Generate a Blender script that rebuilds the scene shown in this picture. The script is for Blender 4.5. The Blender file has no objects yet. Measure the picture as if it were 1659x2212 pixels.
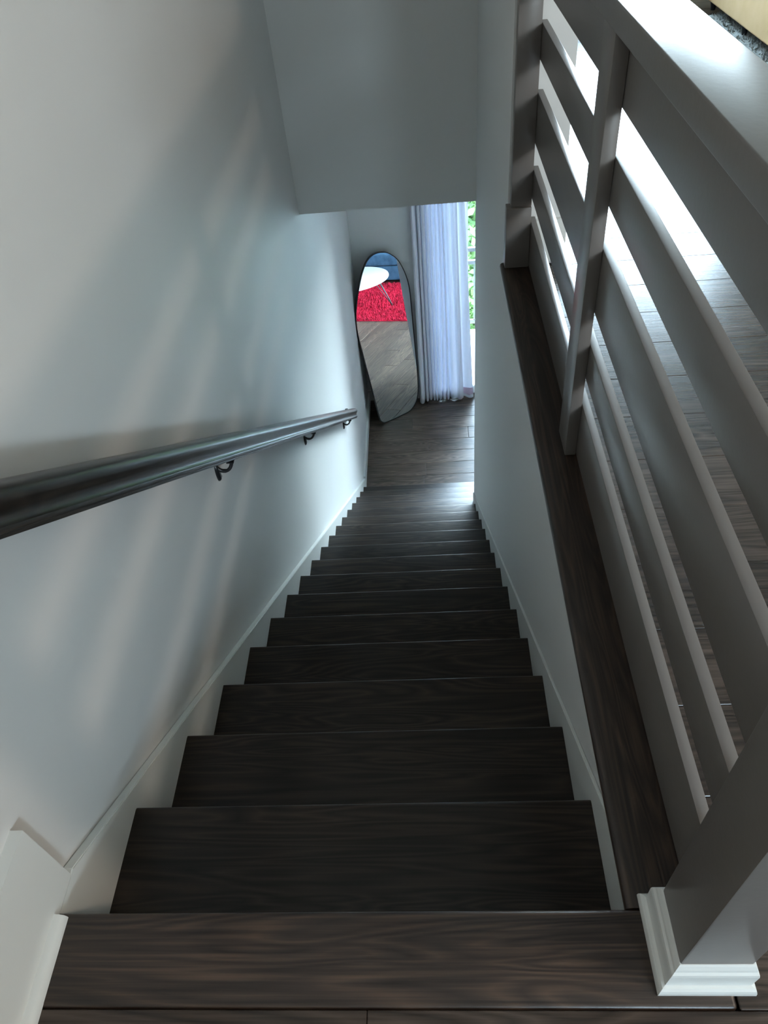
import bpy, bmesh, math, random
from mathutils import Vector, Matrix
random.seed(7)
SC = bpy.context.scene
COL = SC.collection

# ------------------------------------------------------------ camera, sky, light, exposure
CAM = (0.643, -0.356, 1.263)
cd = bpy.data.cameras.new('camera')
cam = bpy.data.objects.new('camera', cd); COL.objects.link(cam)
cam.location = CAM
cam.rotation_euler = (0.7770731696, 0.0837746168, 0.0175596762)
cd.sensor_fit = 'VERTICAL'; cd.sensor_height = 24.0
cd.lens = 1584.93 / 2212.0 * 24.0
cd.clip_start = 0.01; cd.clip_end = 300
SC.camera = cam

RISE, RUN, W, NST = 0.19, 0.2589146, 0.9176660, 18
H = -RISE * NST          # level of the lower floor
PITCH = RISE / RUN
XW = -0.02               # face of the long left wall
XR = 0.926               # face of the right stair wall
YF = 5.935               # face of the far wall

wd = bpy.data.worlds.new('sky'); SC.world = wd; wd.use_nodes = True
nt = wd.node_tree; nt.nodes.clear()
wo = nt.nodes.new('ShaderNodeOutputWorld'); bg = nt.nodes.new('ShaderNodeBackground')
tc = nt.nodes.new('ShaderNodeTexCoord'); sp = nt.nodes.new('ShaderNodeSeparateXYZ'); rp = nt.nodes.new('ShaderNodeValToRGB')
nt.links.new(tc.outputs['Generated'], sp.inputs[0]); nt.links.new(sp.outputs['Z'], rp.inputs[0])
rp.color_ramp.elements[0].position = 0.0; rp.color_ramp.elements[0].color = (0.80, 0.905, 1.0, 1)
rp.color_ramp.elements[1].position = 1.0; rp.color_ramp.elements[1].color = (0.45, 0.68, 1.0, 1)
nt.links.new(rp.outputs[0], bg.inputs['Color']); bg.inputs['Strength'].default_value = 80.0
nt.links.new(bg.outputs[0], wo.inputs['Surface'])

def area(name, loc, sx, sy, rot, energy=0, color=(1, 1, 1), portal=False):
    l = bpy.data.lights.new(name, 'AREA'); l.shape = 'RECTANGLE'; l.size = sx; l.size_y = sy
    l.energy = energy; l.color = color
    if portal: l.cycles.is_portal = True
    o = bpy.data.objects.new(name, l); COL.objects.link(o); o.location = loc; o.rotation_euler = rot
    return o
# daylight enters by the far windows and an added back window (portals only guide the sampling of the sky)
area('window_portal', (2.9, YF + 0.13, H + 1.22), 3.7, 2.4, (math.radians(-90), 0, 0), portal=True)
area('window_portal', (2.46, YF + 0.13, 1.30), 1.7, 1.72, (math.radians(-90), 0, 0), portal=True)
area('window_portal', (2.45, -3.13, 1.42), 0.9, 0.75, (math.radians(90), 0, 0), portal=True)  # sky portal for the added back window
# warm ceiling lamp of the upper room: throws the soft rail stripes on the stair wall
pl = bpy.data.lights.new('ceiling_lamp_light', 'POINT'); pl.energy = 120; pl.color = (1.0, 0.80, 0.64); pl.shadow_soft_size = 0.13
lo = bpy.data.objects.new('ceiling_lamp_light', pl); COL.objects.link(lo); lo.location = (4.0, -0.8, 2.10)

SC.view_settings.view_transform = 'Standard'; SC.view_settings.look = 'None'
SC.view_settings.gamma = 1; SC.view_settings.use_curve_mapping = False
SC.view_settings.exposure = -0.03
try:
    SC.cycles.use_denoising = True
    SC.cycles.max_bounces = 12; SC.cycles.diffuse_bounces = 6; SC.cycles.glossy_bounces = 5; SC.cycles.transparent_max_bounces = 12
    SC.cycles.sample_clamp_indirect = 8
except Exception: pass

# ------------------------------------------------------------ materials
def N(nt, t, **kw):
    n = nt.nodes.new(t)
    for k, v in kw.items(): setattr(n, k, v)
    return n
def base(name, col, rough=0.6, metal=0.0, spec=0.5):
    m = bpy.data.materials.new(name); m.use_nodes = True
    b = m.node_tree.nodes['Principled BSDF']
    b.inputs['Base Color'].default_value = (*col, 1); b.inputs['Roughness'].default_value = rough
    b.inputs['Metallic'].default_value = metal; b.inputs['Specular IOR Level'].default_value = spec
    return m, m.node_tree, b
def paint(name, col, rough=0.6, spec=0.4, bump=0.02, scale=260, vary=0.03):
    m, nt, b = base(name, col, rough, 0, spec)
    tc = N(nt, 'ShaderNodeTexCoord'); no = N(nt, 'ShaderNodeTexNoise'); no.inputs['Scale'].default_value = scale; no.inputs['Detail'].default_value = 3
    nt.links.new(tc.outputs['Object'], no.inputs['Vector'])
    bp = N(nt, 'ShaderNodeBump'); bp.inputs['Strength'].default_value = bump * 5; bp.inputs['Distance'].default_value = 0.0006
    nt.links.new(no.outputs['Fac'], bp.inputs['Height']); nt.links.new(bp.outputs[0], b.inputs['Normal'])
    n2 = N(nt, 'ShaderNodeTexNoise'); n2.inputs['Scale'].default_value = 3.5; n2.inputs['Detail'].default_value = 4
    nt.links.new(tc.outputs['Object'], n2.inputs['Vector'])
    mx = N(nt, 'ShaderNodeMix', data_type='RGBA')
    mx.inputs[6].default_value = (*[c * (1 - vary) for c in col], 1); mx.inputs[7].default_value = (*[min(1, c * (1 + vary)) for c in col], 1)
    nt.links.new(n2.outputs['Fac'], mx.inputs[0]); nt.links.new(mx.outputs[2], b.inputs['Base Color'])
    return m
def wood(name, dark, mid, light, rough=0.36, spec=0.5, figure=0.6, bump=0.25, tone=0.35, fine=1.0):
    """dark stained open-grained oak, grain along local X"""
    m, nt, b = base(name, mid, rough, 0, spec)
    L = nt.links.new
    tc = N(nt, 'ShaderNodeTexCoord'); oi = N(nt, 'ShaderNodeObjectInfo')
    mul = N(nt, 'ShaderNodeMath', operation='MULTIPLY'); mul.inputs[1].default_value = 37.0; L(oi.outputs['Random'], mul.inputs[0])
    add = N(nt, 'ShaderNodeVectorMath', operation='ADD'); L(tc.outputs['Object'], add.inputs[0]); L(mul.outputs[0], add.inputs[1])
    # fine pores, very stretched
    mp = N(nt, 'ShaderNodeMapping'); mp.inputs['Scale'].default_value = (2.2, 120, 120); L(add.outputs[0], mp.inputs['Vector'])
    n1 = N(nt, 'ShaderNodeTexNoise'); n1.inputs['Scale'].default_value = fine; n1.inputs['Detail'].default_value = 5; n1.inputs['Roughness'].default_value = 0.65
    n1.inputs['Distortion'].default_value = 0.3; L(mp.outputs[0], n1.inputs['Vector'])
    # cathedral figure
    mp2 = N(nt, 'ShaderNodeMapping'); mp2.inputs['Scale'].default_value = (0.8, 9, 9); L(add.outputs[0], mp2.inputs['Vector'])
    n2 = N(nt, 'ShaderNodeTexNoise'); n2.inputs['Scale'].default_value = 1.3; n2.inputs['Detail'].default_value = 2; n2.inputs['Distortion'].default_value = 0.6
    L(mp2.outputs[0], n2.inputs['Vector'])
    m3 = N(nt, 'ShaderNodeMath', operation='MULTIPLY'); m3.inputs[1].default_value = 15.0; L(n2.outputs['Fac'], m3.inputs[0])
    fr = N(nt, 'ShaderNodeMath', operation='PINGPONG'); fr.inputs[1].default_value = 0.5; L(m3.outputs[0], fr.inputs[0])
    pw = N(nt, 'ShaderNodeMath', operation='MULTIPLY'); pw.inputs[1].default_value = 2.0; L(fr.outputs[0], pw.inputs[0])
    mixf = N(nt, 'ShaderNodeMix', data_type='FLOAT'); mixf.inputs[0].default_value = figure * 0.55
    L(n1.outputs['Fac'], mixf.inputs[2]); L(pw.outputs[0], mixf.inputs[3])
    rp = N(nt, 'ShaderNodeValToRGB'); e = rp.color_ramp.elements
    e[0].position = 0.30; e[0].color = (*dark, 1); e[1].position = 0.72; e[1].color = (*light, 1)
    c = rp.color_ramp.elements.new(0.5); c.color = (*mid, 1)
    L(mixf.outputs[0], rp.inputs[0])
    # broad blotchy stain and a per-piece tone
    n3 = N(nt, 'ShaderNodeTexNoise'); n3.inputs['Scale'].default_value = 1.0; n3.inputs['Detail'].default_value = 3
    mp3 = N(nt, 'ShaderNodeMapping'); mp3.inputs['Scale'].default_value = (2.0, 7, 7); L(add.outputs[0], mp3.inputs['Vector']); L(mp3.outputs[0], n3.inputs['Vector'])
    mr = N(nt, 'ShaderNodeMapRange'); mr.inputs[1].default_value = 0.3; mr.inputs[2].default_value = 0.7; mr.inputs[3].default_value = 1 - tone; mr.inputs[4].default_value = 1 + tone
    L(n3.outputs['Fac'], mr.inputs[0])
    mr2 = N(nt, 'ShaderNodeMapRange'); mr2.inputs[3].default_value = 1 - tone * 0.6; mr2.inputs[4].default_value = 1 + tone * 0.6; L(oi.outputs['Random'], mr2.inputs[0])
    mm = N(nt, 'ShaderNodeMath', operation='MULTIPLY'); L(mr.outputs[0], mm.inputs[0]); L(mr2.outputs[0], mm.inputs[1])
    vm = N(nt, 'ShaderNodeVectorMath', operation='SCALE'); L(rp.outputs[0], vm.inputs[0]); L(mm.outputs[0], vm.inputs['Scale'])
    L(vm.outputs[0], b.inputs['Base Color'])
    bp = N(nt, 'ShaderNodeBump'); bp.inputs['Strength'].default_value = bump; bp.inputs['Distance'].default_value = 0.0012
    L(mixf.outputs[0], bp.inputs['Height']); L(bp.outputs[0], b.inputs['Normal'])
    rr = N(nt, 'ShaderNodeMapRange'); rr.inputs[3].default_value = rough * 0.85; rr.inputs[4].default_value = rough * 1.25; L(n1.outputs['Fac'], rr.inputs[0])
    L(rr.outputs[0], b.inputs['Roughness'])
    return m
def fabric(name, c1, c2, scale=300, rough=0.9, bump=0.5, big=6.0):
    m, nt, b = base(name, c1, rough, 0, 0.2); L = nt.links.new
    tc = N(nt, 'ShaderNodeTexCoord'); n = N(nt, 'ShaderNodeTexNoise'); n.inputs['Scale'].default_value = scale; n.inputs['Detail'].default_value = 3
    n2 = N(nt, 'ShaderNodeTexNoise'); n2.inputs['Scale'].default_value = big; n2.inputs['Detail'].default_value = 6
    L(tc.outputs['Object'], n.inputs['Vector']); L(tc.outputs['Object'], n2.inputs['Vector'])
    mm = N(nt, 'ShaderNodeMath', operation='ADD'); L(n.outputs['Fac'], mm.inputs[0]); L(n2.outputs['Fac'], mm.inputs[1])
    rp = N(nt, 'ShaderNodeValToRGB'); rp.color_ramp.elements[0].position = 0.75; rp.color_ramp.elements[0].color = (*c1, 1)
    rp.color_ramp.elements[1].position = 1.25; rp.color_ramp.elements[1].color = (*c2, 1)
    h = N(nt, 'ShaderNodeMath', operation='MULTIPLY'); h.inputs[1].default_value = 1.0
    L(mm.outputs[0], h.inputs[0])
    mr = N(nt, 'ShaderNodeMapRange'); mr.inputs[1].default_value = 0.7; mr.inputs[2].default_value = 1.3; L(h.outputs[0], mr.inputs[0])
    rp.color_ramp.elements[0].position = 0.1; rp.color_ramp.elements[1].position = 0.9
    L(mr.outputs[0], rp.inputs[0]); L(rp.outputs[0], b.inputs['Base Color'])
    bp = N(nt, 'ShaderNodeBump'); bp.inputs['Strength'].default_value = bump; bp.inputs['Distance'].default_value = 0.003
    L(mm.outputs[0], bp.inputs['Height']); L(bp.outputs[0], b.inputs['Normal'])
    return m

M = {}
M['wall'] = paint('wall paint', (0.645, 0.652, 0.645), 0.55, 0.35, 0.03, 300, 0.015)
M['ceiling'] = paint('ceiling paint', (0.72, 0.73, 0.71), 0.8, 0.2)
M['trim'] = paint('white trim enamel', (0.70, 0.72, 0.70), 0.32, 0.5, 0.01, 120, 0.02)
M['greige'] = paint('railing enamel', (0.142, 0.130, 0.121), 0.30, 0.5, 0.05, 90, 0.05)
M['tread'] = wood('stair oak', (0.007, 0.0048, 0.0036), (0.018, 0.0125, 0.0095), (0.040, 0.027, 0.0195), 0.35, 0.35, 0.6, 0.25)
M['floor'] = wood('floor oak', (0.030, 0.021, 0.016), (0.072, 0.052, 0.040), (0.135, 0.096, 0.070), 0.36, 0.4, 0.5, 0.2, 0.35)
M['floor_up'] = wood('upper floor oak', (0.018, 0.0125, 0.010), (0.040, 0.029, 0.023), (0.074, 0.053, 0.041), 0.24, 0.4, 0.42, 0.12, 0.3)
M['nosing'] = wood('nosing oak', (0.010, 0.007, 0.0055), (0.030, 0.020, 0.0155), (0.070, 0.044, 0.030), 0.34, 0.5, 0.36, 0.3, 0.45)
M['hand'] = wood('handrail oak', (0.008, 0.006, 0.005), (0.022, 0.017, 0.014), (0.05, 0.038, 0.030), 0.30, 0.55, 0.3, 0.2, 0.3)
M['under'], _, _ = base('dark joint', (0.008, 0.007, 0.006), 0.9)
M['iron'] = paint('black iron', (0.012, 0.013, 0.015), 0.35, 0.5, 0.05, 150)
M['black'] = paint('black rim', (0.010, 0.011, 0.013), 0.4, 0.4)
M['mirror'], _, _ = base('silvered glass', (0.90, 0.93, 0.93), 0.0, 1.0)
M['curtain'] = None
m, nt, b = base('white sheer linen', (0.85, 0.86, 0.90), 0.9, 0, 0.1)
tr = N(nt, 'ShaderNodeBsdfTranslucent'); tr.inputs['Color'].default_value = (0.80, 0.84, 0.95, 1)
ms = N(nt, 'ShaderNodeMixShader'); ms.inputs[0].default_value = 0.28
tcx = N(nt, 'ShaderNodeTexCoord'); wv = N(nt, 'ShaderNodeTexNoise'); wv.inputs['Scale'].default_value = 500
bpx = N(nt, 'ShaderNodeBump'); bpx.inputs['Strength'].default_value = 0.0; bpx.inputs['Distance'].default_value = 0.001
nt.links.new(tcx.outputs['Object'], wv.inputs['Vector']); nt.links.new(wv.outputs['Fac'], bpx.inputs['Height']); nt.links.new(bpx.outputs[0], b.inputs['Normal'])
out = nt.nodes['Material Output']
nt.links.new(b.outputs[0], ms.inputs[1]); nt.links.new(tr.outputs[0], ms.inputs[2]); nt.links.new(ms.outputs[0], out.inputs['Surface'])
M['curtain'] = m
m2 = m.copy(); m2.name = 'pink hem cloth'; bb = m2.node_tree.nodes['Principled BSDF']; bb.inputs['Base Color'].default_value = (0.72, 0.60, 0.74, 1)
for n in m2.node_tree.nodes:
    if n.type == 'BSDF_TRANSLUCENT': n.inputs['Color'].default_value = (0.55, 0.42, 0.58, 1)
    if n.type == 'MIX_SHADER': n.inputs[0].default_value = 0.3
M['hem'] = m2
# window glass: clear with a fresnel reflection
m = bpy.data.materials.new('window glass'); m.use_nodes = True; nt = m.node_tree; nt.nodes.clear()
o_ = N(nt, 'ShaderNodeOutputMaterial'); t_ = N(nt, 'ShaderNodeBsdfTransparent'); t_.inputs[0].default_value = (0.93, 0.97, 0.96, 1)
g_ = N(nt, 'ShaderNodeBsdfGlossy'); g_.inputs['Roughness'].default_value = 0.02; f_ = N(nt, 'ShaderNodeFresnel'); f_.inputs[0].default_value = 1.45
x_ = N(nt, 'ShaderNodeMixShader'); nt.links.new(f_.outputs[0], x_.inputs[0]); nt.links.new(t_.outputs[0], x_.inputs[1]); nt.links.new(g_.outputs[0], x_.inputs[2]); nt.links.new(x_.outputs[0], o_.inputs[0])
M['glass'] = m
M['denim'] = fabric('blue denim cloth', (0.018, 0.045, 0.085), (0.050, 0.105, 0.170), 220, 0.9, 0.6, 9)
M['beige'] = fabric('beige upholstery', (0.56, 0.39, 0.20), (0.64, 0.46, 0.26), 400, 0.85, 0.3)
M['red'] = fabric('red shag', (0.16, 0.001, 0.010), (0.50, 0.010, 0.040), 60, 0.8, 0.6, 12)
M['greyrug'] = fabric('grey shag', (0.10, 0.11, 0.11), (0.34, 0.36, 0.35), 120, 0.9, 0.8)
M['table'] = paint('white lacquer', (0.86, 0.90, 0.90), 0.18, 0.5, 0.0, 50, 0.01)
M['leaf'] = fabric('green leaf', (0.014, 0.036, 0.008), (0.055, 0.11, 0.03), 6, 0.6, 0.1, 2)
M['bark'] = fabric('bark', (0.05, 0.035, 0.02), (0.14, 0.10, 0.07), 40)
M['grass'] = fabric('pale paving', (0.20, 0.21, 0.19), (0.28, 0.29, 0.26), 30)
M['deck'] = paint('pale balcony decking', (0.78, 0.78, 0.76), 0.7)
M['dot'], _, _ = base('screw metal', (0.45, 0.46, 0.48), 0.3, 1.0)

# ------------------------------------------------------------ object helpers
WL = {}
def link(o, loc, parent=None, rot=None):
    COL.objects.link(o)
    p = Vector(loc)
    WL[o.name] = p.copy()
    if parent is not None:
        o.parent = parent; p = p - WL[parent.name]
    o.location = p
    if rot is not None: o.rotation_euler = rot
    return o
def tag(o, label=None, cat=None, group=None, kind=None):
    if label: o['label'] = label
    if cat: o['category'] = cat
    if group: o['group'] = group
    if kind: o['kind'] = kind
    return o
def empty(name, loc, label=None, cat=None, group=None, kind=None):
    return tag(link(bpy.data.objects.new(name, None), loc), label, cat, group, kind)
def mk(name, bm, mat, loc=(0, 0, 0), parent=None, rot=None, smooth=False):
    me = bpy.data.meshes.new(name); bmesh.ops.recalc_face_normals(bm, faces=bm.faces[:]); bm.to_mesh(me); bm.free()
    me.materials.append(mat)
    if smooth:
        for p in me.polygons: p.use_smooth = True
        try: me.set_sharp_from_angle(angle=math.radians(38))
        except Exception: pass
    return link(bpy.data.objects.new(name, me), loc, parent, rot)
def bbox(bm, x0, x1, y0, y1, z0, z1):
    v = [bm.verts.new(p) for p in ((x0,y0,z0),(x1,y0,z0),(x1,y1,z0),(x0,y1,z0),(x0,y0,z1),(x1,y0,z1),(x1,y1,z1),(x0,y1,z1))]
    for f in ((0,3,2,1),(4,5,6,7),(0,1,5,4),(1,2,6,5),(2,3,7,6),(3,0,4,7)): bm.faces.new([v[i] for i in f])
CACHE = {}
def box(name, x0, x1, y0, y1, z0, z1, mat, parent=None, bev=0.0, seg=2, along='x'):
    """bevelled board; along='y' turns the mesh so that the grain runs along Y"""
    dx, dy, dz = x1 - x0, y1 - y0, z1 - z0
    rot = None
    if along == 'y': dx, dy = dy, dx; rot = (0, 0, math.pi / 2)
    if along == 'z': dx, dz = dz, dx; rot = (0, math.pi / 2, 0)
    key = (round(dx, 4), round(dy, 4), round(dz, 4), bev, seg, mat.name)
    if key in CACHE: me = CACHE[key]
    else:
        bm = bmesh.new(); bbox(bm, -dx/2, dx/2, -dy/2, dy/2, -dz/2, dz/2)
        if bev: bmesh.ops.bevel(bm, geom=bm.edges[:], offset=bev, segments=seg, affect='EDGES', profile=0.5)
        bmesh.ops.recalc_face_normals(bm, faces=bm.faces[:])
        me = bpy.data.meshes.new(name); bm.to_mesh(me); bm.free(); me.materials.append(mat)
        if bev and seg > 1:
            for p in me.polygons: p.use_smooth = True
            try: me.set_sharp_from_angle(angle=math.radians(38))
            except Exception: pass
        CACHE[key] = me
    return link(bpy.data.objects.new(name, me), ((x0+x1)/2, (y0+y1)/2, (z0+z1)/2), parent, rot)
def prism(bm, pts, axis, a, b):
    """polygon in the plane perpendicular to axis, extruded a..b"""
    def P(p, t): return {'x': (t, p[0], p[1]), 'y': (p[0], t, p[1]), 'z': (p[0], p[1], t)}[axis]
    A = [bm.verts.new(P(p, a)) for p in pts]; B = [bm.verts.new(P(p, b)) for p in pts]
    bm.faces.new(A[::-1]); bm.faces.new(B)
    n = len(pts)
    for i in range(n): bm.faces.new((A[i], A[(i+1) % n], B[(i+1) % n], B[i]))
def tube(bm, pts, r, seg=10):
    rings = []
    for i, p in enumerate(pts):
        p = Vector(p)
        d = (Vector(pts[min(i+1, len(pts)-1)]) - Vector(pts[max(i-1, 0)])).normalized()
        u = d.orthogonal().normalized() if i == 0 else (u - d * u.dot(d)).normalized()
        w = d.cross(u); rr = r[i] if isinstance(r, (list, tuple)) else r
        rings.append([bm.verts.new(p + (u * math.cos(2*math.pi*k/seg) + w * math.sin(2*math.pi*k/seg)) * rr) for k in range(seg)])
    for a, b in zip(rings, rings[1:]):
        for k in range(seg): bm.faces.new((a[k], a[(k+1) % seg], b[(k+1) % seg], b[k]))
    bm.faces.new(rings[0][::-1]); bm.faces.new(rings[-1])
def smooth_path(pts, n=6, closed=False):
    out = []; m = len(pts); P = [Vector(p) for p in pts]
    for i in range(m if closed else m - 1):
        g = (lambda k: P[k % m]) if closed else (lambda k: P[max(0, min(m-1, k))])
        a, b, c, d = g(i-1), g(i), g(i+1), g(i+2)
        for s in range(n):
            t = s / n
            out.append(0.5 * ((2*b) + (c-a)*t + (2*a-5*b+4*c-d)*t*t + (3*b-a-3*c+d)*t*t*t))
    if not closed: out.append(P[-1])
    return out

# ------------------------------------------------------------ room shell
CEIL, XE, YB = 2.55, 5.3, -3.0
def struct(name, boxes, mat, kind='structure'):
    bm = bmesh.new()
    for b_ in boxes: bbox(bm, *b_)
    return tag(mk(name, bm, mat), kind=kind)
struct('wall_left', [(XW-0.12, XW, YB, YF+0.12, H-0.1, CEIL)], M['wall'])
struct('wall_right', [(XR, 1.04, 0.0, 2.10, H, -0.032), (XR, 1.11, 2.10, 3.60, H, CEIL), (XR, 1.11, 3.60, YF, -0.37, CEIL)], M['wall'])
struct('wall_header', [(XW, XR, 3.53, 3.66, -0.38, CEIL)], M['wall'])
WX0, WX1, WZ1 = 0.62, 4.75, H + 2.45      # lower window opening
struct('wall_far', [(XW, WX0, YF, YF+0.12, H, -0.37), (WX1, XE, YF, YF+0.12, H, -0.37), (WX0, WX1, YF, YF+0.12, WZ1, -0.37)], M['wall'])
UX0, UX1, UZ0, UZ1 = 1.62, 3.30, 0.45, 2.15  # upper window opening
struct('wall_far_upper', [(1.11, UX0, YF, YF+0.12, -0.37, CEIL), (UX1, XE, YF, YF+0.12, -0.37, CEIL), (UX0, UX1, YF, YF+0.12, UZ1, CEIL), (UX0, UX1, YF, YF+0.12, -0.37, UZ0)], M['wall'])
struct('wall_east', [(XE, XE+0.12, YB, YF+0.12, H-0.1, CEIL)], M['wall'])
BX0, BX1, BZ0, BZ1 = 2.0, 2.9, 1.05, 1.8  # opening of an unseen back window, added to brighten the upper landing
struct('wall_back', [(XW, BX0, YB-0.12, YB, -0.02, CEIL), (BX1, XE, YB-0.12, YB, -0.02, CEIL), (BX0, BX1, YB-0.12, YB, -0.02, BZ0), (BX0, BX1, YB-0.12, YB, BZ1, CEIL)], M['wall'])
struct('wall_back_lower', [(XW, XE, -0.35, -0.25, H, -0.38)], M['wall'])
struct('ceiling_upper', [(XW, XE, YB, YF+0.12, CEIL, CEIL+0.1)], M['ceiling'])
struct('ceiling_lower', [(1.11, XE, -0.25, 3.66, -0.38, -0.372), (1.04, 1.11, -0.25, 2.1, -0.38, -0.372), (XW, XE, 3.66, YF, -0.38, -0.372)], M['ceiling'])

# floors: planks laid across the house (along X)
PW = 0.1705
def lay(parent, rows, x0f, x1, z, lens=(0.9, 1.9), g=0.0004, bv=0.0012, mat='floor_up'):
    for ya, yb in rows:
        x = x0f(ya); first = True
        while x < x1 - 0.02:
            Lp = random.uniform(*lens) * (random.uniform(0.3, 1) if first else 1); first = False
            xe = min(x + Lp, x1)
            if x1 - xe < 0.25: xe = x1
            box('plank', x + g, xe - g, ya + g, yb - g, z - 0.014, z, M[mat], parent, bv, 1)
            x = xe
fl = struct('floor_upper', [(XW, XE, YB, -0.01, -0.05, -0.0145), (1.0, XE, -0.01, 2.10, -0.05, -0.0145), (1.11, XE, 2.10, YF, -0.05, -0.0145),
                            (1.04, XE, -0.25, 2.1, -0.37, -0.05), (1.11, XE, 2.1, YF, -0.37, -0.05), (XW, XE, YB, -0.25, -0.37, -0.05), (XW, 1.04, -0.25, -0.04, -0.37, -0.05)], M['under'])
rows = [(0.008 + PW*k, 0.008 + PW*(k+1)) for k in range(0, 34)]
lay(fl, rows, lambda y: 1.0 if y < 1.95 else 1.11, XE, 0.0)
rows = [(-0.126 - PW*(k+1), -0.126 - PW*k) for k in range(0, 8)]
lay(fl, rows, lambda y: -0.02, XE, 0.0)
box('plank', 1.036, 2.1, -0.1253, 0.0073, -0.014, 0, M['floor_up'], fl, 0.0014, 1)
box('plank', 2.1, 3.6, -0.1253, 0.0073, -0.014, 0, M['floor_up'], fl, 0.0014, 1)
# nosing board of the landing, and its return along the stair opening
nb = box('nosing_board', -0.012, 1.034, -0.1253, 0.006, -0.030, 0.0005, M['nosing'], fl, 0.007, 3)
nb['label'] = 'wide nosing board at the edge of the landing'
lf = struct('floor_lower', [(XW, XE, -0.35, YF+0.1, H-0.1, H-0.0145)], M['under'])
rows = [(YF - 0.02 - PW*(k+1), YF - 0.02 - PW*k) for k in range(0, 22)]
lay(lf, rows, lambda y: (1.05 if y < 4.3 else (-0.018 if y > 4.39 else -0.018)) if y < 4.3 else -0.018, XE, H, (1.0, 2.0), 0.0005, 0.0026, 'floor')

# ------------------------------------------------------------ staircase
st = empty('staircase', (0.46, 4.6, H), 'straight flight of dark stained oak stairs going down between two white walls', 'staircase')
for n in range(1, NST):
    z = -RISE * n; y1 = RUN * n; y0 = max(RUN * (n-1) - 0.03, 3.602 if n == 15 else -9)
    xr = W if n < 15 else 1.05
    box('tread', -0.012, W + 0.007 if n < 15 else xr, y0, y1, z - 0.03, z, M['tread'], st, 0.008, 4)
for n in range(0, NST):
    y = RUN * n - 0.022; xr = W if n < 15 else 1.05
    r = box('riser', 0.0, xr, y - 0.016, y, -RISE*(n+1) - (0.0 if n == NST-1 else 0.0), -RISE*n - 0.03, M['tread'], st, 0.0)
bm = bmesh.new()
prism(bm, [(-0.03, -0.25), (RUN*17-0.04, -RISE*17-0.22), (RUN*17-0.04, H+0.001), (RUN*16.6, H+0.001), (-0.03, -0.55)], 'x', 0.02, W-0.02)
mk('carriage', bm, M['under'], parent=st)
def skirt(xa, xb, yend, off, zcap, y0s, tail):
    bm = bmesh.new()
    ys = y0s; pts = []
    ycut = (off - zcap) / PITCH
    if ycut > ys: pts += [(ys, zcap), (ycut, zcap)]
    else: pts += [(ys, off - PITCH*ys)]
    pts += [(yend, off - PITCH*yend), (yend, max(H, off - PITCH*yend - tail)), ]
    if off - PITCH*yend - tail < H: pts += [((off - tail - H)/PITCH, H)]
    pts += [(ys, min(off - PITCH*ys, zcap) - tail)]
    prism(bm, pts, 'x', xa, xb)
    bmesh.ops.bevel(bm, geom=[e for e in bm.edges if abs(e.verts[0].co.x - e.verts[1].co.x) < 1e-6], offset=0.002, segments=2, affect='EDGES')
    return bm
sk = mk('skirt_board', skirt(XW + 0.0004, -0.0005, 4.63, 0.055, -0.0005, 0.004, 0.5), M['trim'], parent=st); sk['label'] = 'white painted skirt board down the left wall'
sk = mk('skirt_board', skirt(W+0.0005, XR-0.0004, 3.59, 0.060, -0.034, 0.004, 0.5), M['trim'], parent=st); sk['label'] = 'white painted skirt board down the right wall'

# floor edge cap along the stair opening
cap = empty('floor_edge_cap', (0.95, 1.0, -0.03), 'dark stained rounded oak cap running along the stair opening under the railing', 'floor trim')
bm = bmesh.new()
prof = [(0.0, -0.012), (0.002, -0.004), (0.006, -0.0008), (0.012, 0.0006), (0.098, 0.0006), (0.098, -0.03), (0.012, -0.03), (0.006, -0.028), (0.002, -0.022)]
prism(bm, [(y_, z_) for y_, z_ in prof], 'x', -1.045, 1.045)
o = mk('cap_board', bm, M['nosing'], (0.905, 1.052, 0.0), cap, (0, 0, math.pi/2), smooth=True)
o.scale = (1, -1, 1)
box('fascia_strip', 0.917, 0.927, 0.06, 2.10, -0.062, -0.031, M['trim'], cap, 0.002, 2)['label'] = 'narrow white strip under the cap'

# ------------------------------------------------------------ balustrade
bl = empty('balustrade', (1.0, 1.0, 0.0), 'grey painted guard railing of wide horizontal boards with square newel beside the stairs', 'railing')
for z0, z1 in ((0.004, 0.159), (0.232, 0.325), (0.402, 0.547), (0.632, 0.725), (0.807, 0.929)):
    box('rail_board', 1.0, 1.019, 0.0, 2.098, z0, z1, M['greige'], bl, 0.0018, 2, along='y')
box('top_rail', 0.966, 1.070, 0.0, 2.098, 0.929, 0.971, M['greige'], bl, 0.003, 3, along='y')['label'] = 'flat wide top rail, glossy'
box('post', 0.972, 0.9995, 1.058, 1.155, 0.002, 0.928, M['greige'], bl, 0.002, 2, along='z')['label'] = 'flat upright board across the rail boards'
box('post', 0.932, 0.9995, 2.062, 2.098, 0.21, 1.06, M['greige'], bl, 0.002, 2, along='z')['label'] = 'upright strip fixed to the wall end'
box('post_base', 0.917, 0.9995, 2.052, 2.098, 0.001, 0.21, M['greige'], bl, 0.003, 2)
box('newel_post', 0.945, 1.043, -0.089, 0.006, 0.0, 1.06, M['greige'], bl, 0.0025, 2, along='z')['label'] = 'square newel post at the top of the stairs'
box('newel_cap', 0.935, 1.053, -0.099, 0.016, 1.06, 1.085, M['greige'], bl, 0.005, 3)
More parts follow.
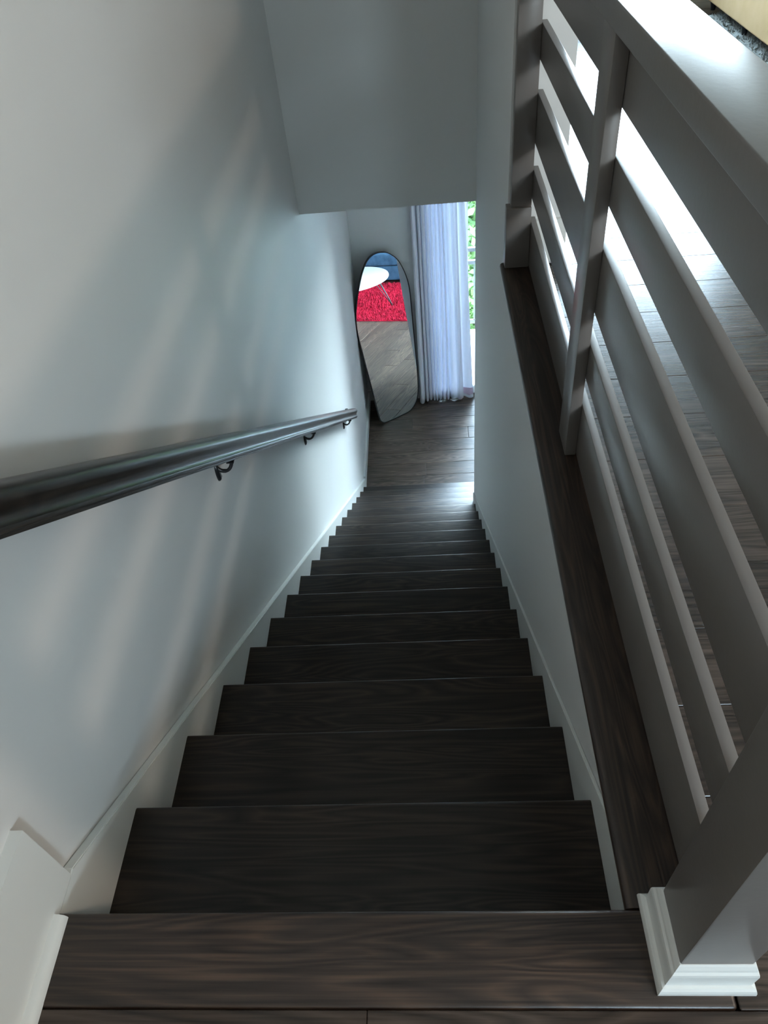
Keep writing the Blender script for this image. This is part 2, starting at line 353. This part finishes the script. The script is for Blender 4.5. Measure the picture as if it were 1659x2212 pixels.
def collar(xa, xb, ya, yb, prof, hole):
    """square ring with a moulded outer profile; prof = [(outset, z)]"""
    bm = bmesh.new(); rings = []
    for d, z in prof:
        rings.append([bm.verts.new(p) for p in ((xa-d, ya-d, z), (xb+d, ya-d, z), (xb+d, yb+d, z), (xa-d, yb+d, z))])
    for a, b in zip(rings, rings[1:]):
        for k in range(4): bm.faces.new((a[k], a[(k+1) % 4], b[(k+1) % 4], b[k]))
    bm.faces.new(rings[0][::-1]); bm.faces.new(rings[-1])
    return bm
o = mk('newel_base', collar(0.9455, 1.0425, -0.0885, 0.0055, [(0.011, 0.0), (0.011, 0.062), (0.010, 0.068), (0.007, 0.072), (0.006, 0.078), (0.003, 0.086), (0.0012, 0.089)], 0), M['trim'], parent=bl)
o['label'] = 'white moulded base wrapped round the newel'
o = mk('newel_shoe', collar(0.9455, 1.0425, -0.0885, 0.0055, [(0.020, 0.0), (0.0195, 0.008), (0.0180, 0.014), (0.015, 0.018), (0.0112, 0.0195)], 0), M['trim'], parent=bl)
o['label'] = 'white shoe moulding'

# ------------------------------------------------------------ baseboards
bb_ = struct('baseboard_left', [(XW, 0.0, YB, 0.065, 0.0, 0.190)], M['trim'])
bm = bmesh.new(); prism(bm, [(0.0, 0.0), (0.017, 0.0), (0.0165, 0.006), (0.0135, 0.0125), (0.008, 0.016), (0.0, 0.018)], 'y', YB, -0.001)
mk('shoe_moulding', bm, M['trim'], parent=bb_, smooth=True)
struct('baseboard_lower', [(XW, -0.002, 4.63, YF, H, H+0.10), (XW, WX0-0.02, YF-0.014, YF, H, H+0.13)], M['trim'])
struct('baseboard_right', [(1.02, 1.125, 2.083, 2.100, 0.0, 0.150), (1.11, 1.125, 2.10, YF, 0.0, 0.15)], M['trim'])

# ------------------------------------------------------------ handrail
def hz(y): return 0.848 - 0.7365 * y
Y0, Y1 = -0.05, 4.14
hr = empty('handrail', (0.0, Y1, hz(Y1)), 'dark stained moulded wooden handrail on black brackets along the left wall', 'handrail')
half = [(0.0, .0375), (.012, .0368), (.022, .0335), (.029, .0275), (.0325, .019), (.0305, .010), (.0265, .002), (.0240, -.006), (.0238, -.014), (.0262, -.019), (.0300, -.0215), (.0312, -.0255), (.0300, -.0295), (.0262, -.0315), (.0255, -.0375)]
prof = half + [(-a, b) for a, b in half[::-1] if a > 0]
Ls = math.hypot(Y1 - Y0, hz(Y1) - hz(Y0)); ang = math.atan2(hz(Y1) - hz(Y0), Y1 - Y0)
bm = bmesh.new(); prism(bm, prof, 'x', -Ls/2, Ls/2)
o = mk('rail', bm, M['hand'], (0.036, (Y0+Y1)/2, (hz(Y0)+hz(Y1))/2), hr, smooth=True)
# local X along the slope (toward +Y, down), local Z up-perpendicular
ex = Vector((0, math.cos(ang), math.sin(ang))); ez = Vector((0, -math.sin(ang), math.cos(ang))); ey = ez.cross(ex)
o.matrix_basis = Matrix.Translation(o.location) @ Matrix((ex, ey, ez)).transposed().to_4x4()
box('rail_return', XW, 0.008, Y1-0.075, Y1-0.02, hz(Y1)+0.015, hz(Y1)+0.07, M['hand'], hr, 0.01, 3)['label'] = 'short end piece returning to the wall'
for yb in (1.285, 2.545, 3.90, 0.03):
    zr = hz(yb) - 0.047
    bm = bmesh.new()
    rings = []
    for d, s in ((0.0, 1.0), (0.005, 0.96), (0.009, 0.80), (0.011, 0.5)):
        rings.append([bm.verts.new((XW + d, 0.012*s*math.cos(t), 0.034*s*math.sin(t))) for t in [2*math.pi*k/20 for k in range(20)]])
    for a, b in zip(rings, rings[1:]):
        for k in range(20): bm.faces.new((a[k], a[(k+1) % 20], b[(k+1) % 20], b[k]))
    bm.faces.new(rings[-1])
    tube(bm, smooth_path([(XW+0.004, 0, 0.020), (XW+0.016, 0, 0.008), (XW+0.032, 0, 0.006), (XW+0.045, 0, 0.016), (0.034, 0, 0.034), (0.037, 0, 0.052)], 5), [0.0062]*10 + [0.0055]*16, 12)
    bbox(bm, 0.026, 0.048, -0.020, 0.020, 0.051, 0.055)
    br = mk('bracket', bm, M['iron'], (0, yb, zr - 0.053), hr, smooth=True); br['label'] = 'black curved iron wall bracket'
    bm = bmesh.new(); bmesh.ops.create_uvsphere(bm, u_segments=10, v_segments=6, radius=0.0035)
    mk('screw', bm, M['dot'], (XW+0.0105, yb, zr - 0.068), br)

# ------------------------------------------------------------ outlet on the left wall
ou = empty('wall_outlet', (XW, 5.50, H+0.30), 'small white outlet plate low on the left wall near the mirror', 'outlet')
box('cover_plate', XW, XW+0.006, 5.465, 5.535, H+0.25, H+0.365, M['table'], ou, 0.002, 2)
for dz in (0.28, 0.315): box('socket', XW+0.004, XW+0.008, 5.485, 5.515, H+dz, H+dz+0.022, M['trim'], ou, 0.001, 1)

# ------------------------------------------------------------ mirror
yaw, th = math.radians(33), math.radians(6)
A = Vector((0.13, 5.509, H + 0.011))
ex = Vector((math.cos(yaw), math.sin(yaw), 0))
nn = Vector((math.sin(yaw)*math.cos(th), -math.cos(yaw)*math.cos(th), math.sin(th)))
ey = nn.cross(ex)
OUT = [(0.275, 1.690), (0.343, 1.660), (0.423, 1.578), (0.472, 1.472), (0.502, 1.359), (0.512, 1.25), (0.510, 1.12), (0.502, 0.872), (0.494, 0.63), (0.484, 0.365), (0.470, 0.200), (0.437, 0.088), (0.382, 0.022), (0.32, -0.006), (0.19, -0.010), (0.066, -0.009), (0.022, 0.0), (-0.005, 0.026), (-0.022, 0.082), (-0.049, 0.416), (-0.082, 0.816), (-0.097, 1.009), (-0.094, 1.149), (-0.072, 1.263), (-0.038, 1.375), (0.002, 1.475), (0.045, 1.565), (0.092, 1.636), (0.145, 1.682), (0.21, 1.700)]
c2 = [(p.x, p.y) for p in smooth_path([(a, b, 0) for a, b in OUT], 4, True)]
cen = (0.22, 0.8)
def inset(pts, d):
    out = []; n = len(pts)
    for i in range(n):
        a, b = Vector(pts[i-1]), Vector(pts[(i+1) % n]); t = (b - a).normalized(); nrm = Vector((-t.y, t.x))
        if nrm.dot(Vector(cen) - Vector(pts[i])) < 0: nrm = -nrm
        out.append((pts[i][0] + nrm.x*d, pts[i][1] + nrm.y*d))
    return out
mr_ = empty('leaning_mirror', A, 'tall irregular pebble shaped mirror with thin black rim leaning in the corner', 'mirror')
def place(o):
    o.matrix_basis = Matrix((ex, ey, nn)).transposed().to_4x4(); return o
inn = inset(c2, 0.007)
bm = bmesh.new(); n = len(c2)
R_ = [[bm.verts.new((x, y, z)) for x, y in pts] for pts, z in ((c2, -0.018), (c2, 0.002), (inn, 0.002), (inn, -0.003))]
for a, b in zip(R_, R_[1:]):
    for k in range(n): bm.faces.new((a[k], a[(k+1) % n], b[(k+1) % n], b[k]))
bm.faces.new(R_[0])
place(mk('rim', bm, M['black'], A, mr_))['label'] = 'thin black metal rim'
bm = bmesh.new(); bm.faces.new([bm.verts.new((x, y, -0.0015)) for x, y in inset(c2, 0.005)])
g = place(mk('glass', bm, M['mirror'], A, mr_))

# ------------------------------------------------------------ curtain
CY = 5.885
cu = empty('curtain', (0.78, CY, H + 0.02), 'long white pleated curtain hanging beside the window, just right of the mirror', 'curtain')
ZB, ZT = H + 0.010, -0.42
keys = [(0.522, .005), (0.520, -.060), (0.535, -.090), (0.556, -.072), (0.566, -.020), (0.575, .022)]
gr = [0.575, 0.612, 0.650, 0.682, 0.709, 0.744, 0.777, 0.803, 0.862, 0.915]
for a_, b_ in zip(gr, gr[1:]):
    dpt = 0.026 if a_ < 0.80 else 0.004
    w_ = b_ - a_
    keys += [(a_ + 0.20*w_, -.022), (a_ + 0.42*w_, -.033), (a_ + 0.62*w_, -.031), (a_ + 0.82*w_, -.018), (b_, dpt if b_ < 0.85 else -0.012)]
pth = smooth_path([(a, b, 0) for a, b in keys], 4)
bm = bmesh.new(); NZ = 30; rows_ = []
for j in range(NZ + 1):
    t = j / NZ; row = []
    for i, p in enumerate(pth):
        u = (p.x - 0.505) / 0.41
        amp = 1.0 + 0.10 * math.sin(3 * t + 7 * u)
        x = 0.505 + (p.x - 0.505) * (1.0 + 0.14 * (1 - t) * u) + 0.006 * math.sin(4 * t + 9 * u) + 0.02 * t * (1 - u)
        y = CY + p.y * amp + 0.004 * math.sin(9 * t + 20 * u)
        y = min(y, YF - 0.004)
        row.append(bm.verts.new((x, y, ZB + (ZT - ZB) * t + (0.008 * math.sin(25 * u) if j == 0 else 0))))
    rows_.append(row)
for a, b in zip(rows_, rows_[1:]):
    for k in range(len(a) - 1): bm.faces.new((a[k], a[k+1], b[k+1], b[k]))
o = mk('pleats', bm, M['curtain'], parent=cu, smooth=True)
sm = o.modifiers.new('t', 'SOLIDIFY'); sm.thickness = 0.0015
# the free edge: a smooth wide fold at the window side, with a pinkish hem
def fold(z0, z1, mat, name, nz=20, dy=0.0, top_in=1.0):
    bm = bmesh.new(); R = []
    for j in range(nz + 1):
        z = z0 + (z1 - z0) * j / nz; t = (z - ZB) / (ZT - ZB)
        xl = 0.93 - 0.03 * t; xr = 1.075 - 0.085 * t * 1.35
        R.append([bm.verts.new((xl + (xr - xl) * k / 14, 5.872 + dy + 0.016 * math.sin(k / 14 * 5.0 + 0.4) + 0.02 * (k / 14), z + (0.010 * math.sin(k / 14 * 6) if (j == 0) else 0))) for k in range(15)])
    for a, b in zip(R, R[1:]):
        for k in range(14): bm.faces.new((a[k], a[k+1], b[k+1], b[k]))
    o = mk(name, bm, mat, parent=cu, smooth=True); s = o.modifiers.new('t', 'SOLIDIFY'); s.thickness = 0.0015
    return o
fold(ZB, ZT, M['curtain'], 'free_edge')
fold(ZB + 0.035, ZB + 0.12, M['hem'], 'hem', 6, -0.003)['label'] = 'pinkish hem band at the foot'
fold(ZB, ZB + 0.036, M['curtain'], 'hem_edge', 3, -0.003)

# ------------------------------------------------------------ windows
def window(name, x0, x1, z0, z1, posts, f=0.05):
    w = empty(name, ((x0+x1)/2, YF+0.06, z0)); w['kind'] = 'structure'
    ya, yb = YF + 0.02, YF + 0.08
    for q in ((x0, x1, ya, yb, z0, z0+max(f, 0.09)), (x0, x1, ya, yb, z1-f, z1)): box('window_frame', *q, M['table'], w, 0.003, 2)
    xs = [x0, *posts, x1]
    for i, x in enumerate(xs):
        a = x if i == 0 else (x - f if i == len(xs)-1 else x - f/2)
        box('window_frame', a, a+f, ya, yb, z0+f, z1-f, M['table'], w, 0.003, 2)
    for a, b in zip(xs, xs[1:]):
        box('pane', a+0.03, b-0.03, YF+0.048, YF+0.052, z0+0.03, z1-0.03, M['glass'], w)
    return w
window('window_1', WX0, WX1, H, WZ1, [1.005, 2.25, 3.5], 0.05)
window('window_2', UX0, UX1, UZ0, UZ1, [2.46])
w3 = empty('added_back_window', ((BX0+BX1)/2, YB, BZ0)); w3['kind'] = 'structure'  # unseen window behind the camera, added as fill daylight for the header wall
for q in ((BX0, BX1, BZ0, BZ0+0.04), (BX0, BX1, BZ1-0.04, BZ1), (BX0, BX0+0.04, BZ0+0.04, BZ1-0.04), (BX1-0.04, BX1, BZ0+0.04, BZ1-0.04)):
    box('window_frame', q[0], q[1], YB-0.08, YB-0.02, q[2], q[3], M['table'], w3, 0.003, 2)
box('pane', BX0+0.02, BX1-0.02, YB-0.052, YB-0.048, BZ0+0.02, BZ1-0.02, M['glass'], w3)

# ------------------------------------------------------------ lower room: what the mirror shows
def shag(name, x0, x1, y0, y1, z, mat, label, nb, h=0.03, feet=()):
    r = empty(name, ((x0+x1)/2, (y0+y1)/2, z), label, 'rug')
    box('backing', x0, x1, y0, y1, z + 0.0005, z + 0.012, mat, r, 0.003, 1)
    bm = bmesh.new()
    for _ in range(nb):
        x, y = random.uniform(x0, x1), random.uniform(y0, y1)
        if any(abs(x-fx) < .042 and abs(y-fy) < .042 for fx, fy in feet): continue
        a = random.uniform(0, 6.28); w = random.uniform(.004, .008)
        lx, ly = random.uniform(-.014, .014), random.uniform(-.014, .014); hh = h * random.uniform(.6, 1.1)
        v = [bm.verts.new((x - math.cos(a)*w, y - math.sin(a)*w, z+.008)), bm.verts.new((x + math.cos(a)*w, y + math.sin(a)*w, z+.008)), bm.verts.new((x + lx, y + ly, z + hh))]
        bm.faces.new(v)
    p = mk('pile', bm, mat, parent=r); p['kind'] = 'stuff'
    return r
shag('shag_rug', 2.72, 4.085, 2.3, 5.1, H, M['red'], 'bright red shaggy rug on the lower floor, seen in the mirror', 38000, 0.045, [(3.22, 4.13), (2.71, 3.653), (3.22, 3.07)])
# table
tb = empty('coffee_table', (3.05, 3.60, H), 'white oval coffee table on thin metal legs, reflected in the mirror', 'table')
bm = bmesh.new(); rings = []
for s, z in ((0.97, .437), (0.995, .441), (1.0, .449), (1.0, .455), (0.995, .462), (0.985, .465)):
    rings.append([bm.verts.new((0.50*s*math.cos(2*math.pi*k/64), 0.60*s*math.sin(2*math.pi*k/64), z)) for k in range(64)])
for a, b in zip(rings, rings[1:]):
    for k in range(64): bm.faces.new((a[k], a[(k+1) % 64], b[(k+1) % 64], b[k]))
bm.faces.new(rings[0][::-1]); bm.faces.new(rings[-1])
mk('table_top', bm, M['table'], (3.05, 3.60, H), tb, smooth=True)
for sx, sy in ((1, 1), (-1, 0.1), (1, -1)):
    bm = bmesh.new(); foot = Vector((0.17 if sx > 0 else -0.34, 0.53*sy, 0.006))
    c = Vector((0.13 if sx > 0 else -0.24, 0.36*sy, 0.437))
    for d in ((0.05, 0, 0), (-0.03, 0.04, 0), (-0.03, -0.04, 0)):
        tube(bm, [c + Vector(d), foot + Vector((d[0]*.1, d[1]*.1, .012)), foot + Vector((0, 0, 0.0))], 0.0055, 8)
    lg = mk('leg', bm, M['iron'], (3.05, 3.60, H + 0.012), tb, smooth=True); lg['label'] = 'thin three rod metal hairpin leg'
# blue sofa
def cushion(name, x0, x1, y0, y1, z0, z1, mat, parent, bev=0.035, puff=0.012):
    bm = bmesh.new(); bbox(bm, x0, x1, y0, y1, z0, z1)
    bmesh.ops.bevel(bm, geom=bm.edges[:], offset=bev, segments=4, affect='EDGES', profile=0.6)
    c = Vector(((x0+x1)/2, (y0+y1)/2, (z0+z1)/2))
    bmesh.ops.subdivide_edges(bm, edges=[e for e in bm.edges if e.calc_length() > 0.2], cuts=3, use_grid_fill=True)
    for v in bm.verts:
        d = v.co - c
        if abs(v.co.z - z1) < 0.01: v.co.z += puff * max(0, 1 - (abs(d.x)/(x1-x0)*2)**2) * max(0, 1 - (abs(d.y)/(y1-y0)*2)**2)
        if abs(v.co.x - x0) < 0.01: v.co.x -= puff * 0.6 * max(0, 1 - (abs(d.y)/(y1-y0)*2)**2) * max(0, 1 - (abs(d.z)/(z1-z0)*2)**2)
    return mk(name, bm, mat, parent=parent, smooth=True)
sf = empty('sofa', (4.6, 3.3, H), 'blue denim sofa behind the red rug, reflected in the mirror', 'sofa')
cushion('base', 4.11, 5.0, 1.3, 4.8, H+0.055, H+0.265, M['denim'], sf, 0.02, 0)
for ya, yb in ((1.5, 3.05), (3.07, 4.6)): cushion('seat_cushion', 4.10, 4.78, ya, yb, H+0.272, H+0.46, M['denim'], sf)
for ya, yb in ((1.5, 3.05), (3.07, 4.6)): cushion('back_cushion', 4.72, 4.92, ya, yb, H+0.46, H+0.86, M['denim'], sf)
cushion('backrest', 4.9, 5.06, 1.3, 4.8, H+0.25, H+0.80, M['denim'], sf, 0.04, 0)
for ya, yb in ((1.3, 1.5), (4.6, 4.8)): cushion('armrest', 4.11, 5.0, ya, yb, H+0.25, H+0.62, M['denim'], sf, 0.04, 0)
for x in (4.2, 4.95):
    for y in (1.4, 4.7): box('foot', x-0.025, x+0.025, y-0.025, y+0.025, H, H+0.06, M['black'], sf, 0.004, 1)

# ------------------------------------------------------------ upper room beyond the railing
shag('grey_rug', 2.47, 4.2, 2.9, 5.08, 0.0, M['greyrug'], 'grey shaggy rug under the beige sofa on the upper floor', 14000, 0.03, [(x, y) for x in (2.525, 3.34) for y in (3.40, 3.98, 4.585, 5.19)])
s2 = empty('beige_sofa', (2.95, 4.1, 0.0), 'beige fabric sofa on small black feet beyond the top rail', 'sofa')
cushion('base', 2.50, 3.40, 3.25, 5.55, 0.055, 0.42, M['beige'], s2, 0.012, 0)
cushion('seat_cushion', 2.72, 3.42, 3.40, 5.40, 0.42, 0.55, M['beige'], s2, 0.03)
cushion('backrest', 2.50, 2.70, 3.25, 5.55, 0.40, 0.80, M['beige'], s2, 0.03, 0)
for y in (3.40, 3.98, 4.585, 5.19):
    for x in (2.525, 3.34):
        bm = bmesh.new(); rr = [(0.017, 0.0), (0.020, 0.03), (0.026, 0.058)]
        tube(bm, [(x, y, 0.032 + z if x > 0 else z) for _, z in [(0, -0.0195), (0, 0.005), (0, 0.026)]], [0.014, 0.018, 0.024], 14)
        mk('foot', bm, M['black'], parent=s2, smooth=True)

# ------------------------------------------------------------ outside: balcony and greenery
bal = empty('balcony', (2.5, 6.6, H - 0.15), 'pale balcony deck with grey metal railing outside the lower window', 'balcony')
box('deck', 0.2, 5.6, YF + 0.12, 7.22, H - 0.14, H - 0.02, M['deck'], bal, 0.005, 1)
for z in (H + 1.0, H + 0.855, H + 0.13): box('bar', 0.2, 5.6, 7.13, 7.165, z - 0.022, z + 0.022, M['iron'], bal, 0.004, 1)
x = 0.25
while x < 5.6:
    box('baluster', x - 0.007, x + 0.007, 7.14, 7.154, H + 0.15, H + 0.835, M['iron'], bal)
    x += 0.115
for x in (0.22, 2.0, 3.8, 5.58): box('post', x - 0.02, x + 0.02, 7.125, 7.17, H - 0.02, H + 1.0, M['iron'], bal, 0.003, 1)
struct('ground', [(-30, 40, 7.3, 60, H - 3.2, H - 3.0)], M['grass'])
def tree(x, y, r, zc, nleaf, label):
    t = empty('garden_tree', (x, y, H - 3.0), label, 'tree')
    bm = bmesh.new(); tube(bm, smooth_path([(x, y, H-3.0), (x+.08, y, H-1.2), (x-.05, y+.1, zc), (x+.1, y, zc+r*.7)], 4), [0.16 - 0.01*i for i in range(13)], 10)
    for k in range(7):
        a = k * 0.9; tube(bm, [(x, y, zc - r*.4 + .2*k), (x + math.cos(a)*r*.7, y + math.sin(a)*r*.7, zc + .25*k - .3)], [0.05, 0.012], 6)
    mk('trunk', bm, M['bark'], parent=t, smooth=True)
    bm = bmesh.new()
    for _ in range(nleaf):
        while True:
            d = Vector((random.uniform(-1, 1), random.uniform(-1, 1), random.uniform(-1, 1)))
            if 0.25 < d.length < 1: break
        c = Vector((x, y, zc)) + Vector((d.x*r, d.y*r, d.z*r*1.25)); s = random.uniform(.035, .07)
        u = Vector((random.gauss(0, 1), random.gauss(0, 1), random.gauss(0, 1))).normalized(); v = u.orthogonal().normalized()
        bm.faces.new([bm.verts.new(c + u*s*1.4), bm.verts.new(c + v*s*.7), bm.verts.new(c - u*s*1.4), bm.verts.new(c - v*s*.7)])
    f = mk('foliage', bm, M['leaf'], parent=t); f['kind'] = 'stuff'
tree(1.5, 9.8, 1.5, H - 0.9, 16000, 'low leafy green tree close behind the balcony railing')
tree(3.0, 13.6, 1.7, H - 1.2, 12000, 'leafy green tree farther off, beyond the first garden tree')
